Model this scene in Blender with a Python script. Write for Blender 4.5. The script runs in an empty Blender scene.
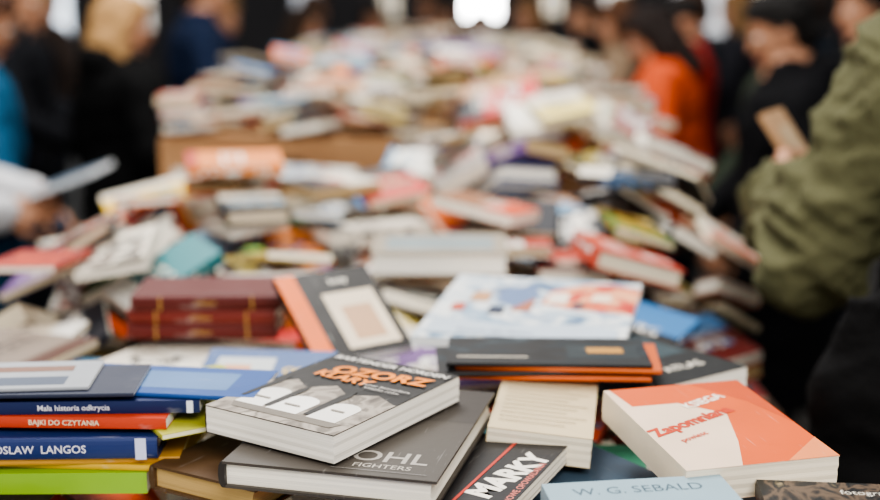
import bpy, math, random
import numpy as np
from mathutils import Vector, Matrix, noise, kdtree

random.seed(7)
scene = bpy.context.scene
COL = scene.collection
try:
    scene.view_settings.look = 'AgX - Medium High Contrast'
except Exception as e:
    print('look', e)

def lin(c):
    return tuple((x/12.92 if x <= 0.04045 else ((x+0.055)/1.055)**2.4) for x in c)
def C(h):
    h = h.lstrip('#')
    return lin(tuple(int(h[i:i+2], 16)/255 for i in (0, 2, 4)))

# ------------------------------------------------------------------ materials
MATS = {}
def base_mat(name):
    m = bpy.data.materials.new(name)
    m.use_nodes = True
    nt = m.node_tree
    return m, nt, nt.nodes['Principled BSDF']

def mat(h, rough=0.45, var=0.12, scale=30.0, bump=0.0, bscale=60, name=None, spec=.5):
    key = (h, rough, var, scale, bump, bscale)
    if key in MATS: return MATS[key]
    m, nt, b = base_mat(name or ('paint_' + h.lstrip('#')))
    col = C(h)
    tc = nt.nodes.new('ShaderNodeTexCoord')
    n = nt.nodes.new('ShaderNodeTexNoise'); n.inputs['Scale'].default_value = scale
    n.inputs['Detail'].default_value = 4
    nt.links.new(tc.outputs['Object'], n.inputs['Vector'])
    mix = nt.nodes.new('ShaderNodeMix'); mix.data_type = 'RGBA'
    mix.inputs[6].default_value = (*[x*(1-var) for x in col], 1)
    mix.inputs[7].default_value = (*[min(1, x*(1+var)) for x in col], 1)
    nt.links.new(n.outputs['Fac'], mix.inputs[0])
    nt.links.new(mix.outputs[2], b.inputs['Base Color'])
    b.inputs['Roughness'].default_value = rough
    b.inputs['Specular IOR Level'].default_value = spec
    if bump:
        n2 = nt.nodes.new('ShaderNodeTexNoise'); n2.inputs['Scale'].default_value = bscale
        n2.inputs['Detail'].default_value = 5
        nt.links.new(tc.outputs['Object'], n2.inputs['Vector'])
        bp = nt.nodes.new('ShaderNodeBump'); bp.inputs['Strength'].default_value = bump
        bp.inputs['Distance'].default_value = 0.01
        nt.links.new(n2.outputs['Fac'], bp.inputs['Height'])
        nt.links.new(bp.outputs['Normal'], b.inputs['Normal'])
    MATS[key] = m
    return m

def print_mat(h, rough=0.4):
    """printed, slightly scuffed cover stock"""
    key = ('pr', h, rough)
    if key in MATS: return MATS[key]
    m, nt, b = base_mat('cover_' + h.lstrip('#'))
    col = C(h); N = nt.nodes; L = nt.links
    tc = N.new('ShaderNodeTexCoord')
    n = N.new('ShaderNodeTexNoise'); n.inputs['Scale'].default_value = 14; n.inputs['Detail'].default_value = 5
    L.new(tc.outputs['Object'], n.inputs['Vector'])
    mix = N.new('ShaderNodeMix'); mix.data_type = 'RGBA'
    mix.inputs[6].default_value = (*[x*.84 for x in col], 1); mix.inputs[7].default_value = (*[min(1, x*1.12) for x in col], 1)
    L.new(n.outputs['Fac'], mix.inputs[0])
    mp = N.new('ShaderNodeMapping'); mp.inputs['Scale'].default_value = (320, 22, 60); mp.inputs['Rotation'].default_value = (0, 0, .5)
    L.new(tc.outputs['Object'], mp.inputs['Vector'])
    n2 = N.new('ShaderNodeTexNoise'); n2.inputs['Scale'].default_value = 1; n2.inputs['Detail'].default_value = 3
    L.new(mp.outputs[0], n2.inputs['Vector'])
    r = N.new('ShaderNodeValToRGB'); r.color_ramp.elements[0].position = .66; r.color_ramp.elements[0].color = (0, 0, 0, 1)
    r.color_ramp.elements[1].position = .8; r.color_ramp.elements[1].color = (.4, .4, .4, 1)
    L.new(n2.outputs['Fac'], r.inputs['Fac'])
    mix2 = N.new('ShaderNodeMix'); mix2.data_type = 'RGBA'
    L.new(r.outputs['Color'], mix2.inputs[0]); L.new(mix.outputs[2], mix2.inputs[6]); mix2.inputs[7].default_value = (.55, .53, .5, 1)
    L.new(mix2.outputs[2], b.inputs['Base Color'])
    rr = N.new('ShaderNodeMapRange'); rr.inputs[3].default_value = rough-.08; rr.inputs[4].default_value = rough+.15
    L.new(n.outputs['Fac'], rr.inputs[0]); L.new(rr.outputs[0], b.inputs['Roughness'])
    b.inputs['Specular IOR Level'].default_value = .32
    bp = N.new('ShaderNodeBump'); bp.inputs['Strength'].default_value = .3; bp.inputs['Distance'].default_value = .005
    L.new(n.outputs['Fac'], bp.inputs['Height']); L.new(bp.outputs['Normal'], b.inputs['Normal'])
    MATS[key] = m
    return m

def pages_mat(h, name):
    key = ('pg', h)
    if key in MATS: return MATS[key]
    m, nt, b = base_mat(name)
    c = C(h)
    uv = nt.nodes.new('ShaderNodeUVMap'); uv.uv_map = 'UVMap'
    mp = nt.nodes.new('ShaderNodeMapping'); mp.inputs['Scale'].default_value = (6, 1300, 1)
    nt.links.new(uv.outputs['UV'], mp.inputs['Vector'])
    n = nt.nodes.new('ShaderNodeTexNoise'); n.inputs['Scale'].default_value = 1; n.inputs['Detail'].default_value = 2
    nt.links.new(mp.outputs['Vector'], n.inputs['Vector'])
    r = nt.nodes.new('ShaderNodeValToRGB')
    r.color_ramp.elements[0].position = 0.28; r.color_ramp.elements[0].color = (*[x*0.76 for x in c], 1)
    r.color_ramp.elements[1].position = 0.52; r.color_ramp.elements[1].color = (*c, 1)
    nt.links.new(n.outputs['Fac'], r.inputs['Fac'])
    nt.links.new(r.outputs['Color'], b.inputs['Base Color'])
    b.inputs['Roughness'].default_value = 0.85
    MATS[key] = m
    return m

def art_mat(name, cols, scale=3.0, rough=0.4, detail=3, seed=0.0):
    m, nt, b = base_mat(name)
    uv = nt.nodes.new('ShaderNodeUVMap'); uv.uv_map = 'UVMap'
    mp = nt.nodes.new('ShaderNodeMapping'); mp.inputs['Location'].default_value = (seed, seed*1.7, seed)
    nt.links.new(uv.outputs['UV'], mp.inputs['Vector'])
    n = nt.nodes.new('ShaderNodeTexNoise'); n.inputs['Scale'].default_value = scale
    n.inputs['Detail'].default_value = detail; n.inputs['Distortion'].default_value = 0.8
    nt.links.new(mp.outputs['Vector'], n.inputs['Vector'])
    r = nt.nodes.new('ShaderNodeValToRGB'); r.color_ramp.interpolation = 'EASE'
    el = r.color_ramp.elements
    k = len(cols)
    el[0].position = 0.3; el[0].color = (*C(cols[0]), 1)
    el[1].position = 0.7; el[1].color = (*C(cols[-1]), 1)
    for i in range(1, k-1):
        e = el.new(0.3+0.4*i/(k-1)); e.color = (*C(cols[i]), 1)
    nt.links.new(n.outputs['Fac'], r.inputs['Fac'])
    nt.links.new(r.outputs['Color'], b.inputs['Base Color'])
    b.inputs['Roughness'].default_value = rough
    b.inputs['Specular IOR Level'].default_value = .35
    return m

def heap_cover_mat():
    m, nt, b = base_mat('printed_covers')
    N = nt.nodes; L = nt.links
    def attr(nm):
        a = N.new('ShaderNodeAttribute'); a.attribute_type = 'GEOMETRY'; a.attribute_name = nm; return a
    A, B, D, S = attr('colA'), attr('colB'), attr('colC'), attr('seed')
    uv = N.new('ShaderNodeUVMap'); uv.uv_map = 'UVMap'
    su = N.new('ShaderNodeSeparateXYZ'); L.new(uv.outputs['UV'], su.inputs[0])
    ss = N.new('ShaderNodeSeparateXYZ'); L.new(S.outputs['Vector'], ss.inputs[0])
    def mth(op, a, b_=None, c=None):
        n = N.new('ShaderNodeMath'); n.operation = op
        for i, x in enumerate((a, b_, c)):
            if x is None: continue
            if isinstance(x, (int, float)): n.inputs[i].default_value = x
            else: L.new(x, n.inputs[i])
        return n.outputs[0]
    def mix(f, a, b_):
        n = N.new('ShaderNodeMix'); n.data_type = 'RGBA'
        L.new(f, n.inputs[0]); L.new(a, n.inputs[6]); L.new(b_, n.inputs[7]); return n.outputs[2]
    u, v = su.outputs[0], su.outputs[1]
    s1, s2, s3 = ss.outputs
    band = mth('GREATER_THAN', v, mth('ADD', mth('MULTIPLY', s1, 0.5), 0.5))
    col = mix(band, A.outputs['Color'], B.outputs['Color'])
    cv = N.new('ShaderNodeCombineXYZ'); L.new(mth('MULTIPLY', u, 3.2), cv.inputs[0]); L.new(mth('MULTIPLY', v, 4.5), cv.inputs[1]); L.new(mth('MULTIPLY', s2, 90), cv.inputs[2])
    nz = N.new('ShaderNodeTexNoise'); nz.inputs['Scale'].default_value = 1.8; nz.inputs['Detail'].default_value = 4
    L.new(cv.outputs[0], nz.inputs['Vector'])
    pm = mth('GREATER_THAN', nz.outputs['Fac'], 0.5)
    pm2 = mth('GREATER_THAN', nz.outputs['Fac'], 0.58)
    pic = mix(pm2, mix(pm, A.outputs['Color'], D.outputs['Color']), B.outputs['Color'])
    reg = mth('MULTIPLY', mth('LESS_THAN', mth('ABSOLUTE', mth('SUBTRACT', u, 0.5)), mth('ADD', .3, mth('MULTIPLY', s2, .22))),
              mth('LESS_THAN', mth('ABSOLUTE', mth('SUBTRACT', v, 0.36)), mth('MULTIPLY', s1, 0.38)))
    reg = mth('MULTIPLY', reg, mth('GREATER_THAN', s3, 0.25))
    col = mix(reg, col, pic)
    rows = mth('MULTIPLY', v, mth('ADD', 9.0, mth('MULTIPLY', s2, 8)))
    fr = mth('FRACT', rows); fl = mth('FLOOR', rows)
    ct = N.new('ShaderNodeCombineXYZ'); L.new(mth('MULTIPLY', u, 26), ct.inputs[0]); L.new(mth('MULTIPLY', fl, 7.3), ct.inputs[1]); L.new(mth('MULTIPLY', s3, 77), ct.inputs[2])
    nt2 = N.new('ShaderNodeTexNoise'); nt2.inputs['Scale'].default_value = 1.0; nt2.inputs['Detail'].default_value = 0
    L.new(ct.outputs[0], nt2.inputs['Vector'])
    tx = mth('MULTIPLY', mth('GREATER_THAN', nt2.outputs['Fac'], 0.47), mth('LESS_THAN', mth('ABSOLUTE', mth('SUBTRACT', fr, 0.5)), 0.28))
    tx = mth('MULTIPLY', tx, mth('LESS_THAN', mth('ABSOLUTE', mth('SUBTRACT', u, 0.5)), mth('ADD', 0.2, mth('MULTIPLY', s1, 0.2))))
    tx = mth('MULTIPLY', tx, mth('LESS_THAN', mth('ABSOLUTE', mth('SUBTRACT', v, mth('ADD', 0.45, mth('MULTIPLY', s2, 0.3)))), 0.13))
    col = mix(tx, col, D.outputs['Color'])
    L.new(col, b.inputs['Base Color'])
    b.inputs['Specular IOR Level'].default_value = .35
    L.new(mth('ADD', .3, mth('MULTIPLY', s2, .35)), b.inputs['Roughness'])
    return m

# ------------------------------------------------------------------ mesh builder
class MB:
    def __init__(s):
        s.v = []; s.f = []; s.m = []; s.uv = []
        s.mats = []
    def mi(s, m):
        if m not in s.mats: s.mats.append(m)
        return s.mats.index(m)
    def add(s, vs, fs, m, uvs=None):
        o = len(s.v); k = s.mi(m)
        s.v += [tuple(x) for x in vs]
        for j, f in enumerate(fs):
            s.f.append(tuple(i+o for i in f)); s.m.append(k)
            if uvs is None: s.uv += [(0.0, 0.0)]*len(f)
            else: s.uv += uvs[j]
    def obj(s, name, M=None, smooth=False, parent=None):
        me = bpy.data.meshes.new(name)
        me.from_pydata(s.v, [], s.f)
        for m in s.mats: me.materials.append(m)
        me.polygons.foreach_set('material_index', s.m)
        u = me.uv_layers.new(name='UVMap')
        u.data.foreach_set('uv', np.array(s.uv, dtype=np.float32).ravel())
        if smooth: me.polygons.foreach_set('use_smooth', [True]*len(s.f))
        me.update()
        ob = bpy.data.objects.new(name, me); COL.objects.link(ob)
        if M is not None: ob.matrix_world = M
        if parent: ob.parent = parent
        return ob

BF = [(0,3,2,1),(4,5,6,7),(0,1,5,4),(1,2,6,5),(2,3,7,6),(3,0,4,7)]
def box_v(x0,y0,z0,x1,y1,z1):
    return [(x0,y0,z0),(x1,y0,z0),(x1,y1,z0),(x0,y1,z0),(x0,y0,z1),(x1,y0,z1),(x1,y1,z1),(x0,y1,z1)]
def box_uv(vs, w, l, t, pages=False):
    out = []
    for k, f in enumerate(BF):
        r = []
        for i in f:
            x, y, z = vs[i]
            if k < 2: r.append((x/w+.5, y/l+.5))
            elif pages: r.append(((x if k in (2, 4) else y)+.37, z+.2))
            elif k == 5: r.append((y/l+.5, .55+(z/t)*.12))
            else: r.append((0.02, 0.02))
        out.append(r)
    return out

def text_geo(s, size, bold=0.0):
    cu = bpy.data.curves.new('t', 'FONT'); cu.body = s; cu.size = size
    cu.align_x = 'CENTER'; cu.align_y = 'CENTER'; cu.resolution_u = 3; cu.offset = bold*size
    ob = bpy.data.objects.new('t', cu); COL.objects.link(ob)
    dg = bpy.context.evaluated_depsgraph_get()
    ev = ob.evaluated_get(dg); me = ev.to_mesh()
    vs = [v.co.copy() for v in me.vertices]; fs = [tuple(p.vertices) for p in me.polygons]
    ev.to_mesh_clear(); bpy.data.objects.remove(ob); bpy.data.curves.remove(cu)
    return vs, fs

def asmat(c, rough=0.4):
    return c if not isinstance(c, str) else print_mat(c, rough)

def book(name, w, l, t, loc, yaw, rx=0, ry=0, cov='#222222', spine=None, pages='#f5efe2', hard=False, decals=(), M=None, rough=0.42):
    b = MB()
    cm = asmat(cov, rough); sm = asmat(spine, rough) if spine else cm
    pm = pages_mat(pages, 'page_block')
    ct = 0.0025 if hard else 0.0006
    if t < 0.009: ct = 0.0004
    ins = 0.004 if hard else 0.0004
    hw, hl, ht = w/2, l/2, t/2
    for (z0, z1) in ((-ht, -ht+ct), (ht-ct, ht)):
        vs = box_v(-hw, -hl, z0, hw, hl, z1); b.add(vs, BF, cm, box_uv(vs, w, l, t))
    nL = 7
    px0 = -hw+ct; py = hl-ins
    rows = []
    for k in range(nL+1):
        z = -ht+ct+(t-2*ct)*k/nL
        q = (k/nL-.5)*2
        xx = hw-ins-(0.0022*(1-q*q) if hard else 0.0004*math.sin(k*2.1))
        j = 0.0003*math.sin(k*3.3+w*99)
        rows.append([(px0, -py+j, z), (xx, -py+j, z), (xx, py+j, z), (px0, py+j, z)])
    vs = [p for r in rows for p in r]; fs = []; us = []
    for k in range(nL):
        for i in range(4):
            a, c = 4*k+i, 4*k+(i+1) % 4
            f = (a, c, c+4, a+4); fs.append(f)
            us.append([((vs[q][0] if i in (0, 2) else vs[q][1])+.37, vs[q][2]+.2) for q in f])
    b.add(vs, fs, pm, us)
    n = 8; bul = 0.004 if (hard and t > .015) else 0.0006
    vs = []; fs = []; us = []
    for k in range(n+1):
        a = math.pi*k/n
        z = -ht*math.cos(a) if bul > .001 else -ht+t*k/n
        x = -hw-bul*math.sin(a)
        vs += [(x, -hl, z), (x, hl, z), (-hw+ct, -hl, z), (-hw+ct, hl, z)]
    for k in range(n):
        o = 4*k
        for f in ((o, o+4, o+5, o+1), (o+2, o+3, o+7, o+6), (o, o+2, o+6, o+4), (o+1, o+5, o+7, o+3)):
            fs.append(f); us.append([(vs[q][1]/l+.5, .5) for q in f])
    b.add(vs, fs, sm, us)
    z = ht
    for d in decals:
        z += 0.00012
        if d[0] == 'rect':
            _, x0, y0, x1, y1, c = d
            pts = [(x0, y0), (x1, y0), (x1, y1), (x0, y1)]
            b.add([(p[0]*w, p[1]*l, z) for p in pts], [(0, 1, 2, 3)], asmat(c, rough), [[(p[0]+.5, p[1]+.5) for p in pts]])
        elif d[0] == 'poly':
            pts = d[1]
            b.add([(p[0]*w, p[1]*l, z) for p in pts], [tuple(range(len(pts)))], asmat(d[2], rough), [[(p[0]+.5, p[1]+.5) for p in pts]])
        elif d[0] == 'text':
            _, s, size, x, y, rot, c, bold = d
            tv, tf = text_geo(s, size, bold)
            R = Matrix.Rotation(math.radians(rot), 3, 'Z')
            b.add([(lambda q: (q.x+x*w, q.y+y*l, z))(R @ v) for v in tv], tf, asmat(c, rough))
        elif d[0] == 'spine':
            _, s, size, y, c, bold = d
            tv, tf = text_geo(s, size, bold)
            b.add([(-hw-bul-.0004, y*l - v.x, v.y) for v in tv], tf, asmat(c, rough))
        elif d[0] == 'srect':
            _, y0, y1, c = d
            b.add([(-hw-bul-.0002, y0*l, -ht*.98), (-hw-bul-.0002, y1*l, -ht*.98), (-hw-bul-.0002, y1*l, ht*.98), (-hw-bul-.0002, y0*l, ht*.98)], [(0, 3, 2, 1)], asmat(c, rough))
    if M is None:
        M = Matrix.Translation(loc) @ Matrix.Rotation(math.radians(yaw), 4, 'Z') @ Matrix.Rotation(math.radians(rx), 4, 'X') @ Matrix.Rotation(math.radians(ry), 4, 'Y')
    return b.obj(name, M)

# ------------------------------------------------------------------ heap field
X0, X1, Y0, Y1, RES = -0.68, 0.54, 0.66, 6.94, 0.01
XN, YN = .425, 1.86            # the first table is narrower on the right
NX, NY = int(round((X1-X0)/RES)), int(round((Y1-Y0)/RES))
TABLE_Z, BOX_Z, BOX_Y = 0.95, 1.285, 2.86
HF = np.full((NX, NY), TABLE_Z)
HF[:, int((BOX_Y-Y0)/RES):] = BOX_Z
gx = X0+(np.arange(NX)+.5)*RES; gy = Y0+(np.arange(NY)+.5)*RES

BUMPS = [(-.40, 2.25, .14, .06), (.02, 2.45, .14, .085), (.44, 2.30, .12, .13), (.26, 2.08, .12, .05), (-.5, 1.95, .14, .04), (-.25, 1.98, .1, .03),
         (.22, 2.66, .22, .11), (.46, 2.66, .15, .09), (.42, 1.98, .1, .03), (-.55, 1.6, .1, .02), (.30, 1.70, .08, .02), (.0, 1.84, .12, -.02),
         (.2, 3.15, .2, .04), (-.4, 3.3, .15, .045), (.0, 3.5, .15, .04), (.1, 4.0, .2, .06), (-.35, 4.2, .2, .06), (-.1, 4.8, .2, .07), (.35, 4.7, .2, .06), (-.4, 5.3, .2, .07), (.1, 5.6, .3, .06), (-.1, 6.4, .5, .05)]
def target(x, y):
    if y < 1.32: T = 1.140
    elif y < 1.70: T = 1.148+(y-1.32)*.03
    elif y < BOX_Y: T = 1.180+min(1, (y-1.70)/.5)*.025-(.03 if (x < -.05 and y > 2.35) else 0)
    else: T = 1.345+.05*noise.noise(Vector((x*3.5, y*3, 9)))
    for bx, by, r, a in BUMPS:
        T += a*math.exp(-((x-bx)**2+(y-by)**2)/(r*r))
    if y > 1.78: T += .04*noise.noise(Vector((x*6, y*5, 3)))
    e = min(x-X0, (X1 if y > YN else XN)-x)
    if y < BOX_Y: T -= 0.06*max(0, 1-e/.09)
    if abs(x) < .13 and 1.80 < y < 1.96: T = min(T, 1.178)
    if -.45 < x < -.18 and 1.50 < y < 1.72: T = min(T, 1.150)
    return T

PAL = {
 'w': ['#ebe6da', '#e2dacb', '#d3cabb', '#ece8df', '#dcd3c2', '#c2b8a8', '#e8d9c0'],
 'k': ['#121112', '#1b1a1c', '#171a22', '#28221e', '#28292f', '#3a3a3e'],
 'r': ['#b03c26', '#ca5026', '#dc6c28', '#8a2820', '#66201c', '#de8238', '#c03632', '#e05a24'],
 'b': ['#28508e', '#3470a6', '#4e84a8', '#1e3262', '#2a747a', '#7099b0', '#93b0be'],
 'y': ['#e2b630', '#d09828', '#7ea236', '#40763a', '#dfca74', '#54977a'],
 'p': ['#8f6040', '#b5845e', '#cc9a78', '#704e84', '#9e7698', '#523428', '#85786c', '#948e88']}
def pick(ws=(29, 17, 19, 16, 9, 15)):
    k = random.choices('wkrbyp', ws)[0]
    return C(random.choice(PAL[k]))

def plane_for(x, y, yaw, w, l, mess=0.0):
    ca, sa = math.cos(yaw), math.sin(yaw)
    lx, ly = np.meshgrid(np.linspace(-w/2, w/2, 8), np.linspace(-l/2, l/2, 10), indexing='ij')
    lx = lx.ravel(); ly = ly.ravel()
    wx = x+lx*ca-ly*sa; wy = y+lx*sa+ly*ca
    xr = XN if wy.min() < YN else X1
    if wx.min() < X0-.05 or wx.max() > xr+.02 or wy.min() < Y0 or wy.max() > Y1: return None
    if y < BOX_Y and wy.max() > BOX_Y: return None
    if y > BOX_Y and wy.min() < BOX_Y-.07: return None
    ok = (wx > X0) & (wx < xr)
    if y > BOX_Y: ok &= wy > BOX_Y
    hs = HF[np.clip(((wx-X0)/RES).astype(int), 0, NX-1), np.clip(((wy-Y0)/RES).astype(int), 0, NY-1)]
    A = np.stack([lx, ly, np.ones_like(lx)], 1)
    co, *_ = np.linalg.lstsq(A[ok], hs[ok], rcond=None)
    best = None
    for k in (1.3, 1.0, .6, .2):
        a = np.clip(co[0]*k+random.gauss(0, mess), -.6, .6); b_ = np.clip(co[1]*k+random.gauss(0, mess), -.55, .55)
        c = (hs-a*lx-b_*ly).max()
        gap = (a*lx+b_*ly+c-hs)[ok].mean()
        if best is None or gap < best[0]: best = (gap, a, b_, c)
    return best

def stamp(x, y, yaw, w, l, a, b_, c, t):
    ca, sa = math.cos(yaw), math.sin(yaw)
    r = math.hypot(w, l)/2+.01
    i0, i1 = max(0, int((x-r-X0)/RES)), min(NX, int((x+r-X0)/RES)+1)
    j0, j1 = max(0, int((y-r-Y0)/RES)), min(NY, int((y+r-Y0)/RES)+1)
    GX, GY = np.meshgrid(gx[i0:i1]-x, gy[j0:j1]-y, indexing='ij')
    LX = GX*ca+GY*sa; LY = -GX*sa+GY*ca
    m = (abs(LX) <= w/2+.006) & (abs(LY) <= l/2+.006)
    Z = a*LX+b_*LY+c+t*math.sqrt(1+a*a+b_*b_)+.0005
    sub = HF[i0:i1, j0:j1]
    sub[m] = np.maximum(sub[m], Z[m])

def frame(x, y, yaw, a, b_, c, t):
    Rz = Matrix.Rotation(yaw, 3, 'Z')
    nn = Vector((-a, -b_, 1)).normalized()
    ex = Vector((1, 0, a)).normalized(); ey = nn.cross(ex)
    R = Rz @ Matrix((ex, ey, nn)).transposed()
    p = Vector((x, y, c))+R @ Vector((0, 0, t/2))
    return Matrix.Translation(p) @ R.to_4x4()

HV = []; HFc = []; HM = []; HU = []; HA = []; HB = []; HC = []; HS = []
def hpart(M, p, w, l, t, A_, B_, D_, S_):
    vs = box_v(*p[:6]); o = len(HV)
    us = box_uv(vs, w, l, t, p[6] > 0)
    HV.extend([tuple(M @ Vector(v)) for v in vs])
    for k, f in enumerate(BF):
        HFc.append(tuple(i+o for i in f)); HM.append(p[6]); HU.extend(us[k])
        HA.append(A_); HB.append(B_); HC.append(D_); HS.append(S_)
def heap_book(M, w, l, t, hard, gape=False, cols=None):
    ct = .0025 if hard else .0008
    ins = .004 if hard else .0005
    A_, B_, D_ = cols or (pick(), pick(), pick())
    if sum(abs(A_[i]-D_[i]) for i in range(3)) < .5:
        D_ = (.02, .02, .025) if sum(A_) > 1 else (.85, .83, .78)
    S_ = (random.random(), random.random(), random.random())
    pg = random.choice((1, 1, 2, 2, 3))
    for q, p in enumerate([(-w/2, -l/2, -t/2, w/2, l/2, -t/2+ct, 0), (-w/2, -l/2, t/2-ct, w/2, l/2, t/2, 0),
             (-w/2, -l/2, -t/2+ct, -w/2+ct, l/2, t/2-ct, 0),
             (-w/2+ct, -l/2+ins, -t/2+ct, w/2-ins, l/2-ins, t/2-ct, pg)]):
        MM = M
        if gape and q == 1:
            MM = M @ Matrix.Translation((-w/2, 0, t/2)) @ Matrix.Rotation(-math.radians(random.uniform(4, 16)), 4, 'Y') @ Matrix.Translation((w/2, 0, -t/2))
        hpart(MM, p, w, l, t, A_, B_, D_, S_)
    if gape:
        vs = [M @ Vector((-w/2+.001, -l/2+.001, t/2+.0003)), M @ Vector((w/2-.001, -l/2+.001, t/2+.0003)), M @ Vector((w/2-.001, l/2-.001, t/2+.0003)), M @ Vector((-w/2+.001, l/2-.001, t/2+.0003))]
        o = len(HV); HV.extend([tuple(v) for v in vs]); HFc.append((o, o+1, o+2, o+3)); HM.append(1); HU.extend([(0, 0)]*4)
        HA.append(A_); HB.append(B_); HC.append(D_); HS.append(S_)

def rand_dims(y):
    k = random.random()
    if k < .55: w, l, t = random.uniform(.105, .135), random.uniform(.17, .205), random.uniform(.008, .03)
    elif k < .82: w, l, t = random.uniform(.135, .16), random.uniform(.20, .235), random.uniform(.012, .036)
    elif k < .90: w, l, t = random.uniform(.18, .21), random.uniform(.24, .28), random.uniform(.004, .012)
    else: w, l, t = random.uniform(.09, .11), random.uniform(.14, .17), random.uniform(.014, .03)
    s = .88 if y > 1.66 else 1
    return w*s, l*s, t

def fill(ya, yb, attempts, mess):
    cnt = 0
    for _ in range(attempts):
        x = random.uniform(X0+.03, X1-.03); y = random.uniform(ya, yb)
        w, l, t = rand_dims(y)
        T = target(x, y)
        i, j = int((x-X0)/RES), int((y-Y0)/RES)
        if HF[i, j]+t > T: continue
        yaw = random.uniform(-math.pi, math.pi) if random.random() < .6 else random.choice((0, math.pi/2, math.pi, -math.pi/2))+random.gauss(0, .35)
        n = random.choice((1, 1, 1, 1, 2, 3, 4)) if y > 1.74 else 1
        series = (pick(), pick(), pick()) if n > 2 and random.random() < .3 else None
        for q in range(n):
            near = HF[i, j] > T-.09
            r = plane_for(x, y, yaw, w, l, mess if near and n == 1 else 0)
            if r is None: break
            gap, a, b_, c = r
            top = c+t+abs(a)*w/2+abs(b_)*l/2
            lim = T+(.0 if y < 1.72 else (.035 if n == 1 else .055))
            if abs(x) < .22 and 1.70 < y < 2.06: lim = min(lim, 1.186 if y < 1.97 else 1.215)
            if -.5 < x < -.12 and 1.42 < y < 1.80: lim = min(lim, 1.163)
            if top > lim: break
            cl = series
            if cl is None and x > .18 and 1.95 < y < 2.8: cl = (pick((14, 14, 34, 10, 26, 6)), pick((18, 12, 28, 12, 26, 6)), pick())
            heap_book(frame(x, y, yaw, a, b_, c, t), w, l, t, random.random() < .35 and t > .014, y > 1.8 and random.random() < .14 and top > T-.03, cl)
            stamp(x, y, yaw, w, l, a, b_, c, t)
            cnt += 1
            x += random.gauss(0, .012); y += random.gauss(0, .012); yaw += random.gauss(0, .12) + (math.pi if random.random() < .3 else 0)
            t = random.uniform(.009, .03); w *= random.uniform(.93, 1.05); l *= random.uniform(.93, 1.05)
    return cnt
c1 = fill(Y0+.06, BOX_Y-.06, 20000, .16)
c2 = fill(BOX_Y+.01, Y1-.08, 14000, .18)
print('heap books', c1, c2)

# ------------------------------------------------------------------ foreground books
def tomb(cx, cy, w, h):
    return [(cx-w, cy-h)]+[(cx-w*math.cos(a), cy+w*.55*math.sin(a)) for a in [math.pi*k/8 for k in range(9)]]+[(cx+w, cy-h)]
cloth = art_mat('cover_photograph', ['#544c44', '#857b70', '#a3998c', '#6e655b', '#b5ab9d'], 5)
DA = [('rect', -.5, -.5, .5, -.04, cloth),
      ('poly', [(-.5, -.1), (-.35, .03), (-.2, -.05), (-.05, .05), (.12, -.04), (.3, .03), (.5, -.05), (.5, -.5), (-.5, -.5)], cloth),
      ('poly', tomb(-.30, -.18, .11, .20), '#e9e6df'), ('poly', tomb(-.04, -.22, .12, .20), '#f1eee8'), ('poly', tomb(.27, -.20, .11, .18), '#e4e0d8'),
      ('poly', [(-.41, -.38), (-.36, -.44), (.4, -.44), (.44, -.38)], '#6f675c'),
      ('poly', [(-.46, -.04), (-.43, .06), (-.40, -.04), (-.42, -.3), (-.45, -.3)], '#1c1917'),
      ('poly', [(.10, -.06), (.14, .03), (.175, -.06), (.16, -.36), (.12, -.36)], '#1c1917'),
      ('poly', [(-.20, -.10), (-.17, -.03), (-.14, -.10), (-.15, -.36), (-.19, -.36)], '#26221f'),
      ('rect', -.36, -.28, -.24, -.265, '#8a8278'), ('rect', -.10, -.30, .02, -.285, '#8a8278'), ('rect', .22, -.26, .32, -.245, '#8a8278'),
      ('text', 'BARTENDER', .0135, -.19, .42, 0, '#e0dbd3', .02), ('text', 'HORDEN', .0135, .29, .42, 0, '#e0dbd3', .02),
      ('text', 'OZORZ', .030, .08, .265, 5, '#f08a1c', .04), ('text', 'KLARY', .022, -.10, .145, -4, '#f08a1c', .04),
      ('text', 'autor bestsellera', .008, .27, .12, 0, '#cfc9c0', 0), ('text', 'ksiazka roku', .008, .27, .08, 0, '#cfc9c0', 0)]
book('illustrated_paperback_book', .147, .20, .026, (-.097, 1.102, 1.227), -33, cov='#171412', decals=DA)
book('grey_hardcover_book', .190, .24, .024, (-.066, 1.084, 1.2005), -14, cov='#423c36', spine='#292522', pages='#efe8d8', hard=True,
     decals=[('rect', -.5, .1, .5, .5, '#352f2a'), ('text', 'KOHL', .034, .17, -.325, 0, '#a39d95', .01), ('text', 'FIGHTERS', .012, .22, -.415, 0, '#b6afa4', .005),
             ('rect', .0, -.46, .44, -.455, '#7f7b76')])
book('black_paperback_book', .14, .20, .017, (.016, 1.032, 1.1785), -24, cov='#181618', pages='#e6dfcf',
     decals=[('text', 'MARKY', .034, .33, .05, 80, '#ece5d8', .05), ('text', 'NOWE OPOWIADANIA', .009, .46, 0.0, 90, '#d8796c', .01), ('rect', .15, -.45, .17, .45, '#b52f1c')])
book('worn_brown_book', .12, .16, .024, (-.172, 1.095, 1.172), -30, cov='#4f3924', pages='#b9995f', hard=True)
def sp(name, right, l, w, z0, t, yfront, cov, yaw=0, **k):
    return book(name, w, l, t, (right-l/2, yfront+w/2, z0+t/2), 90+yaw, cov=cov, **k)
sp('lime_green_book', -.272, .24, .17, 1.153, .0205, 1.060, '#80a828', 1, rough=.35, pages='#e5e0d0')
sp('yellow_booklet', -.235, .22, .15, 1.174, .0055, 1.070, '#cda430', -4, pages='#e6d79a')
sp('yellow_booklet', -.245, .21, .15, 1.180, .0055, 1.066, '#bd8a30', 3, pages='#e6d79a')
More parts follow.
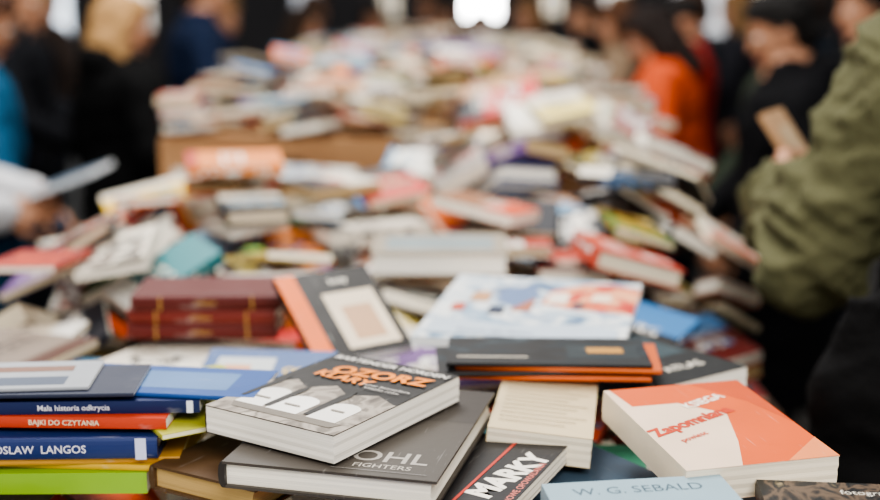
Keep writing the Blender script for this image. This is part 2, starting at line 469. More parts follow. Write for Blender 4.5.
sp('navy_hardcover_book', -.262, .25, .13, 1.186, .021, 1.062, '#1e2e60', 2, hard=True,
   decals=[('spine', 'MIROSLAW  LANGOS', .0105, -.04, '#e0dee8', .01), ('spine', 'GRODOWA', .007, .36, '#c9cde6', 0), ('srect', -.46, -.42, '#c9cde6')])
book('yellow_green_paperback_book', .13, .18, .005, (-.245, 1.165, 1.2102), 32, cov='#aead3c', pages='#e8e2c0',
     decals=[('text', 'LATO', .03, 0, .2, 0, '#6f8a2a', .02), ('poly', tomb(.1, -.2, .15, .2), '#d0ca6c'), ('poly', tomb(-.2, -.1, .1, .15), '#6c8a34')])
sp('red_spined_paperback_book', -.250, .19, .10, 1.213, .0105, 1.072, '#bc4024', -2,
   decals=[('spine', 'BAJKI DO CZYTANIA', .007, .0, '#f0dfbc', .01), ('srect', .36, .44, '#f0c23a')])
sp('white_magazine', -.450, .16, .10, 1.2078, .005, 1.06, '#d8d6d0', 3)
sp('dark_blue_paperback_book', -.225, .20, .10, 1.224, .012, 1.080, '#16234e', 2,
   decals=[('spine', 'Mala historia odkrycia', .0075, .08, '#dfe0e8', .01), ('srect', -.47, -.44, '#e8eaf4')])
sp('blue_picture_book', -.165, .21, .085, 1.2365, .004, 1.092, '#204c8c', -8, decals=[('rect', -.3, -.35, .3, .1, '#5578a4'), ('rect', -.4, .2, .3, .24, '#d9dfe8')])
sp('grey_magazine', -.285, .27, .09, 1.2410, .0036, 1.072, '#262c40', 3, pages='#dfe2e6')
sp('white_magazine', -.33, .24, .085, 1.2450, .0034, 1.076, '#9c9fa4', 5, pages='#f4f4f2', decals=[('rect', -.4, -.4, -.1, .3, '#4e586a'), ('rect', .1, -.4, .3, .0, '#7c5a4a')])

book('orange_and_white_book', .142, .187, .030, (.250, 1.062, 1.2085), 14, rx=3, cov='#e4cab0', spine='#e8dac2', pages='#ebe0ca', rough=.42,
     decals=[('poly', [(-.14, -.5), (.5, -.5), (.5, .5), (-.46, .5), (-.42, .26), (-.1, .26), (.14, .08), (.0, -.25)], '#d05a20'),
             ('poly', [(.12, .5), (.5, .5), (.5, -.1), (.38, .2)], '#bc4a18'), ('poly', [(.16, -.5), (.5, -.5), (.5, -.28)], '#de8450'),
             ('text', 'Zapomniana', .021, -.14, .02, 24, '#c04020', .04), ('text', 'KSIEGA', .016, .08, .25, 24, '#f6ead8', .03), ('text', 'powiesc', .010, -.24, -.16, 24, '#c04020', .01)])
book('dark_red_paperback_book', .14, .20, .036, (.165, .835, 1.170), 4, cov='#7a3a30')
book('thick_black_paperback_book', .13, .20, .036, (.322, .835, 1.168), -4, cov='#26262a')
book('pale_blue_paperback_book', .152, .20, .018, (.172, .852, 1.2000), 8, cov='#8ba3ae', pages='#efe9dc', rx=2,
     decals=[('text', 'W. G. SEBALD', .0175, 0, .40, 0, '#3f5460', .0), ('text', 'AUSTERLITZ', .02, 0, .2, 0, '#eef3f5', .0)])
ph = art_mat('night_photograph', ['#0a0b0d', '#161517', '#5a4a3c', '#0e1318', '#8a7a5c'], 6)
book('photo_cover_book', .145, .21, .016, (.327, .856, 1.1972), -6, cov=ph, spine='#1a1a1d',
     decals=[('text', 'fotografia', .012, .1, .4, 0, '#d9d2c4', 0)])
book('grey_blue_book', .13, .18, .012, (.135, 1.095, 1.150), 35, cov='#3e5060', pages='#dcd6c8')
lines = [('rect', -.42, .40-.07*k, .42-.1*((k*7) % 3), .408-.07*k, '#7f7056') for k in range(12)]
book('cream_text_cover_book', .100, .16, .030, (.106, 1.178, 1.1865), -9, rx=2, ry=4, cov='#ccba96', pages='#eadfc8', decals=lines)
book('black_cover_thick_book', .13, .20, .036, (.228, 1.337, 1.187), 35, cov='#121416', pages='#f3eddf',
     decals=[('rect', -.3, -.1, .4, .35, '#2c3c42'), ('rect', -.2, .0, .1, .25, '#6f7a76'), ('text', 'ATLAS', .02, .05, -.3, 0, '#d9d2c4', .02)])
dark_art = art_mat('magazine_cover', ['#0a0a0c', '#121214', '#1a1c1e', '#101a20', '#2e3a40'], 4, seed=3.0)
for k, (cc, pg, yw, dx) in enumerate([('#cc5e24', '#d9853f', -3, 0), ('#171618', '#d9d3c7', 2, -.012), ('#c25a20', '#e8d8c0', -5, .012), ('#191617', '#d5cdbf', -2, 0)]):
    mm = dark_art if k in (1, 3) else cc
    book('glossy_magazine', .100, .215, .0044, (.116+dx, 1.278, 1.2115+k*.0047), 90+yw, cov=mm, spine=cc, pages=pg, rough=.35,
         decals=[('rect', -.3, -.45, .2, -.1, '#232c30'), ('rect', -.1, -.38, .1, -.2, '#b8853a'), ('rect', -.3, .1, -.26, .45, '#c8c0b0')] if k == 3 else ())
book('blue_portrait_cover_book', .15, .125, .012, (-.200, 1.325, 1.178), -5, rx=12, cov='#1c4880', pages='#e9e4da',
     decals=[('rect', -.40, -.34, .05, .34, '#b4b8b8'), ('rect', -.33, -.3, -.12, .2, '#c78a5e'), ('poly', tomb(-.12, 0, .07, .26), '#4a3a33'), ('text', 'ONA', .02, .28, .1, 0, '#e8c33c', .02)])
book('orange_banded_book', .125, .16, .012, (-.122, 1.475, 1.216), 28, rx=27, ry=-3, cov='#171310', pages='#e9e4da',
     decals=[('rect', -.5, -.5, -.3, .5, '#e06a1a'), ('rect', -.12, -.42, .42, .22, '#dccbb2'), ('rect', -.0, -.34, .32, .05, '#bd9674'), ('text', 'koty', .014, .12, .36, 0, '#e8e2d4', .02)])
for k, (cc, dy) in enumerate([('#5c1a15', 1), ('#6c241b', -2), ('#561a16', 2)]):
    book('red_bound_volume', .11, .195, .0195, (-.312+.003*k, 1.60, 1.1745+.0198*k), 90+dy, cov=cc, hard=True, pages='#e4d9c2',
         decals=[('srect', .3, .31, '#b9924a'), ('srect', -.31, -.30, '#b9924a'), ('spine', 'DZIELA', .008, 0, '#b9924a', .0)])
pic = art_mat('storybook_picture', ['#4a6688', '#8fa6ba', '#dcdedc', '#9aacbe', '#5c6c8a'], 4.2)
pic2 = art_mat('storybook_figures', ['#a82c22', '#c43c28', '#e4a67c', '#d85428', '#8e221a'], 4, seed=4)
book('large_picture_book', .245, .255, .012, (.116, 1.472, 1.219), -14, rx=4, cov=pic, pages='#efefec', rough=.3,
     decals=[('poly', [(.02, .08), (.18, .02), (.5, -.02), (.5, .40), (.34, .46), (.2, .43), (.05, .3)], pic2),
             ('poly', tomb(-.06, .14, .05, .20), '#a8664e'), ('poly', [(-.2, .3), (-.05, .38), (.0, .2), (-.1, .0), (-.22, .1)], '#667ba0'),
             ('poly', tomb(.10, .24, .05, .14), '#ebe0d2'), ('poly', tomb(-.30, .2, .05, .14), '#b98a62'), ('poly', tomb(.32, .25, .05, .10), '#ecd6bc'), ('poly', tomb(-.18, -.02, .04, .1), '#252e44'),
             ('poly', tomb(-.38, .0, .035, .1), '#bc4e34'), ('poly', tomb(.22, .1, .03, .06), '#2b3448'),
             ('poly', [(-.46, -.2), (-.1, -.28), (.3, -.2), (.46, -.26), (.46, -.44), (-.46, -.44)], '#b8c4d0'),
             ('text', 'Basnie dla dzieci', .014, -.12, -.38, 0, '#54627e', .0)])
book('thick_white_book', .13, .21, .036, (.0, 1.885, 1.208), -91, cov='#958a7a', pages='#f8f4ea', hard=True, ry=3,
     decals=[('rect', -.3, -.4, .3, .4, '#7f8a8c')])

me = bpy.data.meshes.new('book_heap')
me.from_pydata(HV, [], HFc)
for m in (heap_cover_mat(), pages_mat('#eee7d8', 'pages_white'), pages_mat('#dccfb4', 'pages_cream'), pages_mat('#b59b70', 'pages_aged')):
    me.materials.append(m)
me.polygons.foreach_set('material_index', HM)
u = me.uv_layers.new(name='UVMap'); u.data.foreach_set('uv', np.array(HU, dtype=np.float32).ravel())
for nm, dat in (('colA', HA), ('colB', HB), ('colC', HC)):
    a = me.attributes.new(nm, 'FLOAT_COLOR', 'FACE')
    arr = np.ones((len(dat), 4), dtype=np.float32); arr[:, :3] = dat
    a.data.foreach_set('color', arr.ravel())
a = me.attributes.new('seed', 'FLOAT_VECTOR', 'FACE'); a.data.foreach_set('vector', np.array(HS, dtype=np.float32).ravel())
ob = bpy.data.objects.new('book_heap', me); COL.objects.link(ob)

# ------------------------------------------------------------------ tables and boxes
wood = mat('#5f4630', .55, .3, 8, name='table_wood'); steel = mat('#3c3e42', .4, .05, name='steel')
def add_box(b, x0, y0, z0, x1, y1, z1, m):
    vs = box_v(x0, y0, z0, x1, y1, z1); b.add(vs, BF, m)
for (ya, yb, xr) in ((.64, 1.857, .435), (1.863, 4.40, .55), (4.406, 6.96, .55)):
    b = MB()
    add_box(b, -.70, ya, TABLE_Z-.03, xr, yb, TABLE_Z-.001, wood)
    add_box(b, -.64, ya+.05, TABLE_Z-.11, xr-.06, ya+.08, TABLE_Z-.03, wood)
    add_box(b, -.64, yb-.08, TABLE_Z-.11, xr-.06, yb-.05, TABLE_Z-.03, wood)
    for lx in (-.66, xr-.08):
        add_box(b, lx, ya+.05, TABLE_Z-.11, lx+.04, yb-.05, TABLE_Z-.03, wood)
        for ly in (ya+.05, yb-.09):
            add_box(b, lx, ly, 0, lx+.04, ly+.04, TABLE_Z-.03, steel)
    b.obj('market_table')
card = mat('#a47c56', .85, .2, 5, .15, 40, name='cardboard')
tape = mat('#c7a578', .3, .05, name='packing_tape')
yy = BOX_Y+.005; kk = 0
while yy < 6.6:
    d = .58
    for (xa, xb) in ((-.66, -.08), (-.06, .51)):
        b = MB(); h = BOX_Z-.004
        jit = .0 if kk > 1 else (.0 if xa < -.1 else .03)
        y0_ = yy+jit
        add_box(b, xa, y0_, TABLE_Z, xb, yy+d-.01, h-.004, card)
        my = (y0_+yy+d)/2-.005
        add_box(b, xa, y0_, h-.004, xb, my-.002, h-.001, card)
        add_box(b, xa, my+.002, h-.004, xb, yy+d-.01, h-.001, card)
        add_box(b, xa-.0005, my-.025, h-.001, xb+.0005, my+.025, h, tape)
        add_box(b, (xa+xb)/2-.05, y0_-.001, TABLE_Z+.26, (xa+xb)/2+.05, y0_, TABLE_Z+.285, mat('#5a4431'))
        add_box(b, xa+.03, y0_-.0008, TABLE_Z+.14, xa+.16, y0_, TABLE_Z+.26, mat('#e2ddd2'))
        b.obj('cardboard_box'); kk += 1
    yy += d

# ------------------------------------------------------------------ room
def slab(name, x0, y0, z0, x1, y1, z1, m):
    b = MB(); add_box(b, x0, y0, z0, x1, y1, z1, m); return b.obj(name)
fl = mat('#3c3936', .6, .3, 2.5, name='concrete_floor')
wl = mat('#38373a', .8, .45, 1.2, name='hall_wall')
slab('floor', -7, -3, -.1, 7, 15, 0, fl)
slab('wall_left', -7.2, -3, 0, -7, 15, 4.5, wl)
slab('wall_right', 7, -3, 0, 7.2, 15, 4.5, wl)
slab('wall_back', -7.2, 15, 0, 7.2, 15.2, 4.5, wl)
def glow(name, h, st):
    m, nt, b = base_mat(name)
    b.inputs['Base Color'].default_value = (*C(h), 1)
    b.inputs['Emission Color'].default_value = (*C(h), 1)
    b.inputs['Emission Strength'].default_value = st
    b.inputs['Roughness'].default_value = .1
    return m
fr = mat('#55565a', .5, .1, name='window_frame')
def window(k, xc, w, z0, z1, st, h='#ffffff'):
    b = MB(); y = 14.97
    add_box(b, xc-w/2, y, z0, xc+w/2, y+.02, z1, glow('daylight_glass', h, st))
    for (a0, c0, a1, c1) in ((-w/2-.05, z0-.05, -w/2, z1+.05), (w/2, z0-.05, w/2+.05, z1+.05), (-w/2, z0-.05, w/2, z0), (-w/2, z1, w/2, z1+.05), (-.02, z0, .02, z1)):
        add_box(b, xc+a0, y-.02, c0, xc+a1, y+.02, c1, fr)
    b.obj('window_%d' % k)
window(1, .5, .42, 1.40, 2.0, 26)
window(2, -4.7, .5, 1.0, 2.4, 3.0, '#dfe8f2')
window(3, 3.15, .7, 1.2, 2.6, 1.1, '#e4e6ea')
window(4, -3.6, .25, 1.25, 2.6, 2.0, '#f0ece4')
window(5, 2.1, .25, 1.45, 2.3, 3.0, '#f0ece4')
window(6, -1.6, .3, 1.42, 2.4, .9, '#d8dde6')
window(7, 4.4, .35, 1.1, 2.2, 2.0, '#e4e6ea')
window(8, 3.9, .2, 1.35, 2.2, 1.6, '#f2e6d0')
window(9, -2.7, .2, 1.3, 2.2, 1.6, '#f2e6d0')
window(10, -.6, .2, 1.4, 2.2, 1.0, '#f2e6d0')
window(11, 1.35, .2, 1.42, 2.2, 1.4, '#f2e6d0')

# ------------------------------------------------------------------ people
def capsule(p0, p1, r0, r1, n=12):
    p0, p1 = Vector(p0), Vector(p1)
    d = p1-p0; L = d.length
    if L < 1e-6: d = Vector((0, 0, 1)); L = 1e-6
    dz = d/L
    ref = Vector((0, 0, 1)) if abs(dz.z) < .9 else Vector((0, 1, 0))
    ex = dz.cross(ref).normalized(); ey = dz.cross(ex)
    rings = []
    for k in range(1, 4):
        a = math.pi/2*(1-k/3.0)
        rings.append((-r0*math.sin(a), r0*math.cos(a)))
    for k in range(0, 3):
        a = math.pi/2*k/3.0
        rings.append((L+r1*math.sin(a), r1*math.cos(a)))
    vs = [p0-dz*r0]
    for (h, r) in rings:
        for i in range(n):
            a = 2*math.pi*i/n
            vs.append(p0+dz*h+(ex*math.cos(a)+ey*math.sin(a))*r)
    vs.append(p1+dz*r1)
    fs = []
    for i in range(n): fs.append((0, 1+(i+1) % n, 1+i))
    for k in range(len(rings)-1):
        o = 1+k*n
        for i in range(n): fs.append((o+i, o+(i+1) % n, o+n+(i+1) % n, o+n+i))
    o = 1+(len(rings)-1)*n; e = len(vs)-1
    for i in range(n): fs.append((o+i, o+(i+1) % n, e))
    return vs, fs
def ellips(c, r):
    vs, fs = capsule((0, 0, -.0001), (0, 0, .0001), 1, 1, 14)
    return [Vector((c[0]+v.x*r[0], c[1]+v.y*r[1], c[2]+v.z*r[2])) for v in vs], fs
def loft(rings, n=20):
    vs = []; fs = []
    for (cx, cy, cz, rx, ry) in rings:
        for i in range(n):
            a = 2*math.pi*i/n
            vs.append(Vector((cx+rx*math.cos(a), cy+ry*math.sin(a), cz)))
    for k in range(len(rings)-1):
        o = k*n
        for i in range(n): fs.append((o+i, o+(i+1) % n, o+n+(i+1) % n, o+n+i))
    fs.append(tuple(range(n))[::-1]); o = (len(rings)-1)*n
    fs.append(tuple(range(o, o+n)))
    return vs, fs

def remesh(prims, voxel, mats, name, smooth=2, wr=0.0, wrmats=(), wscale=9):
    V = []; F = []; K = []
    for vs, fs, mi in prims:
        o = len(V); V += [tuple(v) for v in vs]; F += [tuple(i+o for i in f) for f in fs]; K += [mi]*len(vs)
    me = bpy.data.meshes.new('tmp'); me.from_pydata(V, [], F)
    ob = bpy.data.objects.new('tmp', me); COL.objects.link(ob)
    md = ob.modifiers.new('r', 'REMESH'); md.mode = 'VOXEL'; md.voxel_size = voxel
    ms = ob.modifiers.new('s', 'SMOOTH'); ms.factor = .5; ms.iterations = smooth
    dg = bpy.context.evaluated_depsgraph_get()
    new = bpy.data.meshes.new_from_object(ob.evaluated_get(dg))
    bpy.data.objects.remove(ob)
    new.name = name
    new.materials.clear()
    for m in mats: new.materials.append(m)
    kd = kdtree.KDTree(len(V))
    for i, v in enumerate(V): kd.insert(v, i)
    kd.balance()
    nv = len(new.vertices); vk = [0]*nv
    off = random.random()*50
    nor = [v.normal.copy() for v in new.vertices]
    for i, v in enumerate(new.vertices):
        k = K[kd.find(v.co)[1]]; vk[i] = k
        if wr and k in wrmats:
            q = v.co
            a = noise.noise(Vector((q.x*wscale+off, q.y*wscale, q.z*wscale*1.6)))
            r = 1-abs(noise.noise(Vector((q.x*wscale*1.3, q.y*wscale*1.3+off, q.z*wscale*2.6+q.x*wscale))))*2.6
            r2 = 1-abs(noise.noise(Vector((q.x*wscale*3, q.y*wscale*3+off, q.z*wscale*4.5-q.x*wscale*2))))*3
            v.co = q+nor[i]*(a*wr+max(-.6, r)*wr*.7+max(-.4, r2)*wr*.22)
    for p in new.polygons:
        p.material_index = vk[p.vertices[0]]; p.use_smooth = True
    return new

def ik(S, W, a, b_, pole):
    S, W, pole = Vector(S), Vector(W), Vector(pole)
    d = W-S; L = min(d.length, (a+b_)*.995); dn = d.normalized(); W = S+dn*L
    x = (a*a-b_*b_+L*L)/(2*L); h = math.sqrt(max(0, a*a-x*x))
    pp = (pole-dn*pole.dot(dn)).normalized()
    return S+dn*x+pp*h, W

def hand_prims(W, d, nrm, curl, s, side):
    d = Vector(d).normalized(); nrm = Vector(nrm); nrm = (nrm-d*nrm.dot(d)).normalized(); sd = d.cross(nrm)*side
    P = []
    kn = []
    for i in range(4):
        o = (i-1.5)*.019*s
        base = W+d*.012*s+sd*o*.7; k = W+d*(.088-.004*abs(i-1.3))*s+sd*o
        P.append((*capsule(base, k, .013*s, .011*s, 8), 0)); kn.append(k)
    for i, (k, ln) in enumerate(zip(kn, (.058, .073, .082, .076))):
        p = k; ang = 0
        for j, fr_ in enumerate((.45, .31, .24)):
            ang += curl*(.9 if j == 0 else 1.1)+.04*(3-i)
            dr = d*math.cos(ang)+nrm*math.sin(ang)
            q = p+dr*ln*fr_*s
            r0 = (.0088-.0008*j)*s
            P.append((*capsule(p, q, r0, r0-.0008*s, 8), 0)); p = q
    b0 = W+d*.025*s+sd*.024*s; b1 = b0+(sd*.8+d*.7+nrm*.35).normalized()*.042*s
    b2 = b1+(sd*.25+d*.9+nrm*.6).normalized()*.032*s; b3 = b2+(d*.8+nrm*.7).normalized()*.024*s
    P.append((*capsule(b0, b1, .0135*s, .011*s, 8), 0)); P.append((*capsule(b1, b2, .0105*s, .0095*s, 8), 0)); P.append((*capsule(b2, b3, .0095*s, .0075*s, 8), 0))
    return P

def person(name, x, y, yaw, H=1.7, lean=0, nod=12, turn=0, top='#1b1b1e', legs='#1a1c22', skin='#bd8a6c', hair='#3a2a20', style='short', long=False,
           puff=.02, L=(-.22, .24, 1.02), R=(.22, .24, 1.02), eL=None, curl=.5, voxel=.014, wr=.008, stride=.05, hood=False, lcurl=None, wscale=9):
    s = H/1.7
    lean = math.radians(lean); nod = math.radians(nod); turn = math.radians(turn)
    piv = Vector((0, 0, .95))
    def bend(v):
        k = min(1, max(0, (v.z-.85)/.35))
        return piv+Matrix.Rotation(-lean*k, 3, 'X') @ (v-piv)
    hp = Vector((0, .0, 1.50))
    def headm(v):
        q = hp+Matrix.Rotation(turn, 3, 'Z') @ Matrix.Rotation(-nod, 3, 'X') @ (v-hp)
        return bend(q)
    mats_ = [mat(skin, .5, .06, 25, name='skin'), mat(top, .85, .18, 14, .35, 90, name='jacket_fabric', spec=.12), mat(legs, .85, .15, 20, .3, 120, name='trouser_fabric', spec=.12), mat('#1a1716', .5, name='shoe_leather')]
    P = []
    def add(g, mi, f=None):
        vs, fs = g
        if f: vs = [f(v) for v in vs]
        P.append(([v*s for v in vs], fs, mi))
    for sg, st in ((-1, stride), (1, -stride)):
        hip = Vector((sg*.09, 0, .90)); kn = Vector((sg*.10, st*.6+.02, .49)); an = Vector((sg*.105, st, .09))
        add(capsule(hip, kn, .098, .068), 2); add(capsule(kn, an, .068, .052), 2)
        add(capsule(an+Vector((0, -.03, -.045)), an+Vector((sg*.015, .14, -.05)), .042, .038), 3)
    p = puff
    tr = [(0, 0, .80, .15+p, .10+p), (0, 0, .88, .175+p, .125+p), (0, 0, .97, .17+p, .122+p), (0, .005, 1.08, .155+p, .11+p), (0, .005, 1.2, .165+p, .118+p),
          (0, 0, 1.31, .185+p, .12+p), (0, -.005, 1.385, .185+p, .105+p), (0, -.01, 1.43, .14+p*.6, .085+p*.5), (0, -.008, 1.465, .075+p*.5, .07+p*.4)]
    add(loft(tr), 1, bend)
    if long:
        add(loft([(0, .0, .42, .20+p, .16+p), (0, 0, .6, .19+p, .15+p), (0, 0, .85, .178+p, .132+p), (0, 0, 1.0, .165+p, .12+p)]), 1)
    add(loft([(0, -.008, 1.43, .08+p*.4, .078+p*.4), (0, -.005, 1.49, .072+p*.3, .074+p*.3)]), 1, bend)
    if hood: add(ellips((0, -.09, 1.45), (.12, .075, .075)), 1, bend)
    add(capsule((0, -.005, 1.42), (0, .005, 1.53), .058, .054), 0, bend)
    c = 1.485
    hr = [(0, .048, c, .022, .024), (0, .040, c+.018, .040, .042), (0, .028, c+.045, .054, .062), (0, .018, c+.08, .064, .078), (0, .010, c+.115, .070, .089), (0, .004, c+.15, .074, .094),
          (0, .0, c+.18, .070, .089), (0, -.002, c+.205, .055, .070), (0, -.004, c+.222, .030, .040)]
    add(loft(hr), 0, headm)
    add(capsule((0, .098, c+.118), (0, .116, c+.082), .008, .013), 0, headm)
    for sg in (-1, 1):
        add(ellips((sg*.074, -.002, c+.105), (.010, .018, .030)), 0, headm)
        add(ellips((sg*.030, .074, c+.078), (.022, .020, .018)), 0, headm)
    add(ellips((0, .078, c+.012), (.020, .018, .014)), 0, headm)
    add(ellips((0, .090, c+.045), (.024, .012, .009)), 0, headm)
    hands = []
    for sg, T in ((-1, L), (1, R)):
        S = bend(Vector((sg*.178, -.005, 1.375)))
        if sg < 0 and eL is not None:
            E, W = Vector(eL), Vector(T)
        else:
            E, W = ik(S, Vector(T), .29, .25, (sg*.9, -.5, -.7))
        ap = p*.75
        add(capsule(S, E, .062+ap, .050+ap, 14), 1); add(capsule(E, W, .050+ap, .036+ap*.7, 14), 1)
        d = (W-E).normalized()
        hands.append((sg, W+d*.012, d))
    em = bpy.data.objects.new(name, None); COL.objects.link(em)
    em.matrix_world = Matrix.Translation((x, y, 0)) @ Matrix.Rotation(math.radians(yaw), 4, 'Z')
    def child(me, nm):
        o = bpy.data.objects.new(nm, me); COL.objects.link(o); o.parent = em; return o
    child(remesh(P, voxel, mats_, 'body', 2, wr, (1, 2), wscale), 'body')
    for sg, W, d in hands:
        nrm = Vector((-sg*1.0, .0, -.25))
        hp_ = hand_prims(W*s, d, nrm, (lcurl if (sg < 0 and lcurl) else curl), s, 1 if sg < 0 else -1)
        child(remesh(hp_, .0045, [mats_[0]], 'hand', 1), 'hand_left' if sg < 0 else 'hand_right')
    b = MB()
    ew, ei, lp, br = mat('#e8e4de', .2), mat('#2a1d16', .15), mat('#a8605a', .4), mat(hair if style not in ('cap', 'beanie') else '#3a2a20', .8)
    def fp(c_, r_, m):
        vs, fs = ellips(c_, r_); b.add([headm(v)*s for v in vs], fs, m)
    for sg in (-1, 1):
        fp((sg*.031, .086, c+.112), (.014, .010, .009), ew); fp((sg*.031, .0935, c+.112), (.0065, .0045, .0065), ei)
        fp((sg*.031, .096, c+.133), (.018, .006, .004), br)
    fp((0, .1, c+.045), (.022, .008, .006), lp)
    b.obj('face_features', None, True, em)
    Hp = []
    def ha(g, f=headm):
        vs, fs = g; Hp.append(([f(v)*s for v in vs], fs, 0))
    hc = (0, -.016, c+.142)
    if style == 'beanie':
        ha(ellips((0, -.008, c+.165), (.086, .102, .085))); ha(loft([(0, -.004, c+.135, .085, .103), (0, -.004, c+.17, .087, .105)]))
    elif style == 'cap':
        ha(ellips((0, -.008, c+.165), (.083, .10, .075))); ha(ellips((0, .10, c+.155), (.06, .07, .010)))
    else:
        ha(ellips(hc, (.084, .098, .098)))
        ha(ellips((0, .02, c+.185), (.074, .078, .050)))
        if style == 'long':
            ha(capsule((-.066, -.01, c+.12), (-.072, .0, c-.05), .032, .03)); ha(capsule((.066, -.01, c+.12), (.072, .0, c-.05), .032, .03))
            ha(capsule((0, -.06, c+.12), (0, -.075, c-.10), .065, .055)); ha(capsule((-.045, -.05, c+.05), (-.05, -.07, c-.12), .05, .04)); ha(capsule((.045, -.05, c+.05), (.05, -.07, c-.12), .05, .04))
        elif style == 'short':
            ha(ellips((0, -.05, c+.09), (.068, .062, .07)))
    hm = mat(hair, .6, .3, 40, .6, 200, name='hair' if style in ('short', 'long') else 'knit_hat', spec=.25)
    child(remesh(Hp, .008, [hm], 'hair', 1, .006, (0,), 30), 'hair' if style in ('short', 'long') else 'hat')
    return em

# near man on the right
person('man_in_olive_jacket', .862, 1.74, 8, H=1.87, nod=15, top='#57563e', legs='#0c0c10', hair='#4a3526', puff=.025, voxel=.007, wr=.020, wscale=8,
       eL=(-.300, .02, 1.12), L=(-.245, .235, 1.175), R=(.05, .33, 1.18), lcurl=.55, curl=.5)
book('beige_book', .11, .16, .014, (.610, 2.095, 1.345), 60, rx=55, ry=0, cov='#c49e78', pages='#efe6d4', decals=[('rect', -.35, -.3, .35, .3, '#d2b896')])
bag = [(*loft([(.625, 1.46, .70, .13, .035), (.625, 1.46, .74, .165, .05), (.627, 1.46, .95, .175, .054), (.632, 1.46, 1.14, .165, .046), (.640, 1.46, 1.24, .14, .028)]), 0)]
for xx_ in (.54, .74):
    pts = [Vector((xx_, 1.46, 1.22)), Vector((xx_*.6+.27, 1.48, 1.36)), Vector((.71, 1.54, 1.50)), Vector((.72, 1.61, 1.60)), Vector((.725, 1.70, 1.625))]
    for a, b_ in zip(pts[:-1], pts[1:]): bag.append((*capsule(a, b_, .018, .018), 0))
bm_ = remesh(bag, .008, [mat('#0c0b0c', .8, .2, 20, .3, 90, name='black_canvas', spec=.15)], 'shoulder_bag', 2, .010, (0,), 7)
COL.objects.link(bpy.data.objects.new('shoulder_bag', bm_))

# left side
person('woman_in_white_jacket', -1.38, 3.0, -90, H=1.66, nod=25, top='#b8b8bb', legs='#171c2e', hair='#d6d6d6', style='beanie', puff=.025, L=(-.13, .33, 1.13), R=(.13, .33, 1.13), curl=.6)
book('pale_blue_notebook', .16, .22, .015, (-.912, 3.0, 1.165), 0, ry=-20, cov='#5c7186', pages='#dfe3e6')
person('person_in_teal_jacket', -1.46, 3.85, -65, H=1.64, nod=20, top='#1c4c6a', legs='#141828', hair='#4a2f22', style='long', puff=.02, L=(-.2, .2, .95), R=(.2, .2, .95))
person('woman_in_black_coat', -1.18, 4.55, -50, H=1.61, nod=10, turn=-20, top='#09090a', legs='#0a0a0c', hair='#b48c5c', style='long', long=True, puff=.04, hood=True, L=(-.24, .1, .9), R=(.24, .1, .9))
person('man_in_navy_jacket', -1.10, 5.7, -75, H=1.76, nod=15, top='#162036', legs='#121318', hair='#2a1f1a', puff=.03)
person('shopper', -1.22, 6.7, -90, H=1.62, nod=20, top='#262a31', hair='#8a6a45', style='long', voxel=.018)
person('shopper', -2.05, 6.1, -70, H=1.68, top='#1c1e24', hair='#caa26a', style='long', voxel=.018)
person('shopper', -1.80, 5.2, -80, H=1.72, top='#141519', hair='#231a16', voxel=.018)
person('shopper', -2.5, 7.8, -40, H=1.70, top='#3a312d', hair='#33241c', voxel=.018)
person('shopper', -1.6, 8.4, -60, H=1.68, top='#1e2026', hair='#5a4030', voxel=.018)
person('shopper', -.85, 7.6, -95, H=1.56, nod=20, top='#1a1c24', hair='#3a2a20', style='long', voxel=.018)
# right side
person('woman_in_black_coat', 1.04, 3.65, 85, H=1.62, nod=20, top='#0b0b0e', legs='#0a0a0e', hair='#100d0c', style='short', puff=.03, long=True, hood=True, L=(-.22, .18, .95), R=(.22, .2, .98))
person('woman_in_orange_jacket', .97, 5.0, 75, H=1.58, lean=8, nod=28, top='#c4522e', legs='#141828', hair='#1e130f', style='long', L=(-.16, .26, 1.04), R=(.14, .26, 1.06), puff=.03)
person('person_in_grey_green_jacket', 1.22, 4.35, 90, H=1.60, nod=15, top='#363e32', legs='#141828', hair='#2a201a', style='beanie', puff=.03, L=(-.2, .2, .95), R=(.2, .2, .95))
person('person_in_red_jacket', 1.15, 5.75, 80, H=1.60, nod=15, top='#a03028', hair='#1c1715', style='cap')
person('woman_in_beige_coat', .95, 6.5, 80, H=1.58, nod=15, top='#8f7a64', hair='#5a3a26', style='long', long=True, voxel=.018)
person('shopper', .88, 7.35, 95, H=1.62, top='#131416', hair='#3a2a20', voxel=.018)
person('shopper', .60, 8.2, 120, H=1.60, nod=10, top='#191a1e', hair='#7a5a3a', style='long', voxel=.018)
person('shopper', .25, 7.7, 175, H=1.52, nod=15, top='#30282a', hair='#2a1f1a', style='long', voxel=.018)
person('shopper', .05, 9.0, 170, H=1.6, nod=20, top='#1a1a1e', hair='#2a1f1a', voxel=.018)
person('shopper', -.45, 8.4, 190, H=1.58, nod=20, top='#20232b', hair='#2a1f1a', style='long', voxel=.018)
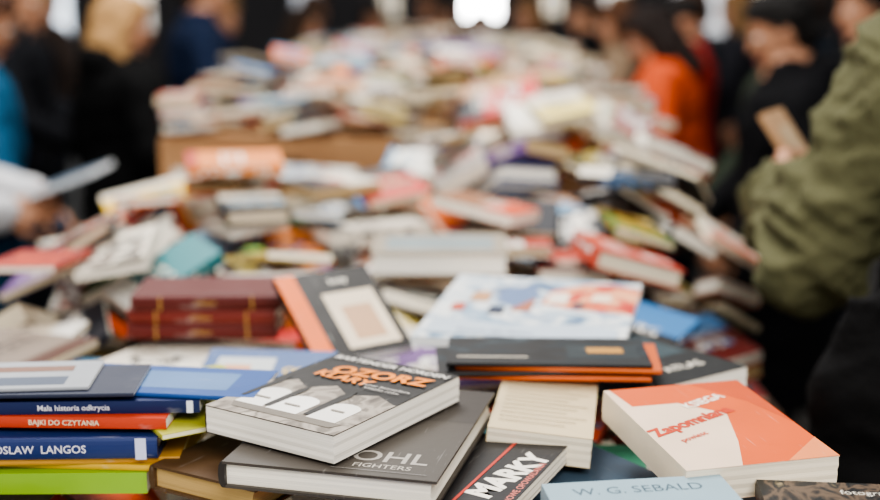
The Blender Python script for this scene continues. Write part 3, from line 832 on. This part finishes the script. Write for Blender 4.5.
person('shopper', -.98, 9.3, -100, H=1.64, nod=20, top='#332a25', hair='#463022', voxel=.018)
person('shopper', -.1, 10.2, 160, H=1.66, nod=10, top='#131417', hair='#463022', voxel=.018)
person('shopper', 1.35, 9.4, 150, H=1.64, nod=10, top='#2a2020', hair='#8a6a46', style='long', voxel=.018)
person('shopper', 1.38, 6.75, 95, H=1.64, nod=10, top='#1a2028', hair='#463022', voxel=.018)
person('shopper', 1.80, 7.5, 70, H=1.64, nod=10, top='#2a2a30', hair='#8a6a46', style='long', voxel=.018)
person('shopper', 1.72, 5.8, 100, H=1.66, nod=10, top='#141a22', hair='#2a1f1a', voxel=.018)
person('shopper', 1.66, 4.8, 90, H=1.68, nod=10, top='#0f1013', hair='#1c1512', voxel=.018)
person('shopper', 2.4, 8.8, 60, H=1.70, nod=10, top='#44464e', hair='#3a2a20', voxel=.018)

# ------------------------------------------------------------------ lights, world, camera
w = bpy.data.worlds.new('World'); scene.world = w; w.use_nodes = True
bg = w.node_tree.nodes['Background']; bg.inputs[0].default_value = (1, .98, .955, 1); bg.inputs[1].default_value = .76
def area(name, loc, rot, sx, sy, e, col=(1, 1, 1)):
    l = bpy.data.lights.new(name, 'AREA'); l.shape = 'RECTANGLE'; l.size = sx; l.size_y = sy; l.energy = e; l.color = col
    o = bpy.data.objects.new(name, l); COL.objects.link(o); o.location = loc; o.rotation_euler = [math.radians(a) for a in rot]
area('skylight', (-.8, 3.2, 4.3), (-12, -8, 0), 2.0, 3.2, 265, (1, .98, .945))
area('front_fill_light', (.6, -1.2, 3.2), (42, 8, 0), 1.8, 1.2, 100, (1, .965, .92))  # added fill from the camera side, brightens page edges facing the camera

cd = bpy.data.cameras.new('camera'); cam = bpy.data.objects.new('camera', cd); COL.objects.link(cam)
cam.location = (0, 0, 1.6); cam.rotation_euler = (math.radians(90-11.56), 0, 0)
cd.lens = 50; cd.sensor_width = 36; cd.clip_start = .05
cd.dof.use_dof = True; cd.dof.focus_distance = 1.06; cd.dof.aperture_fstop = 2.2
scene.camera = cam
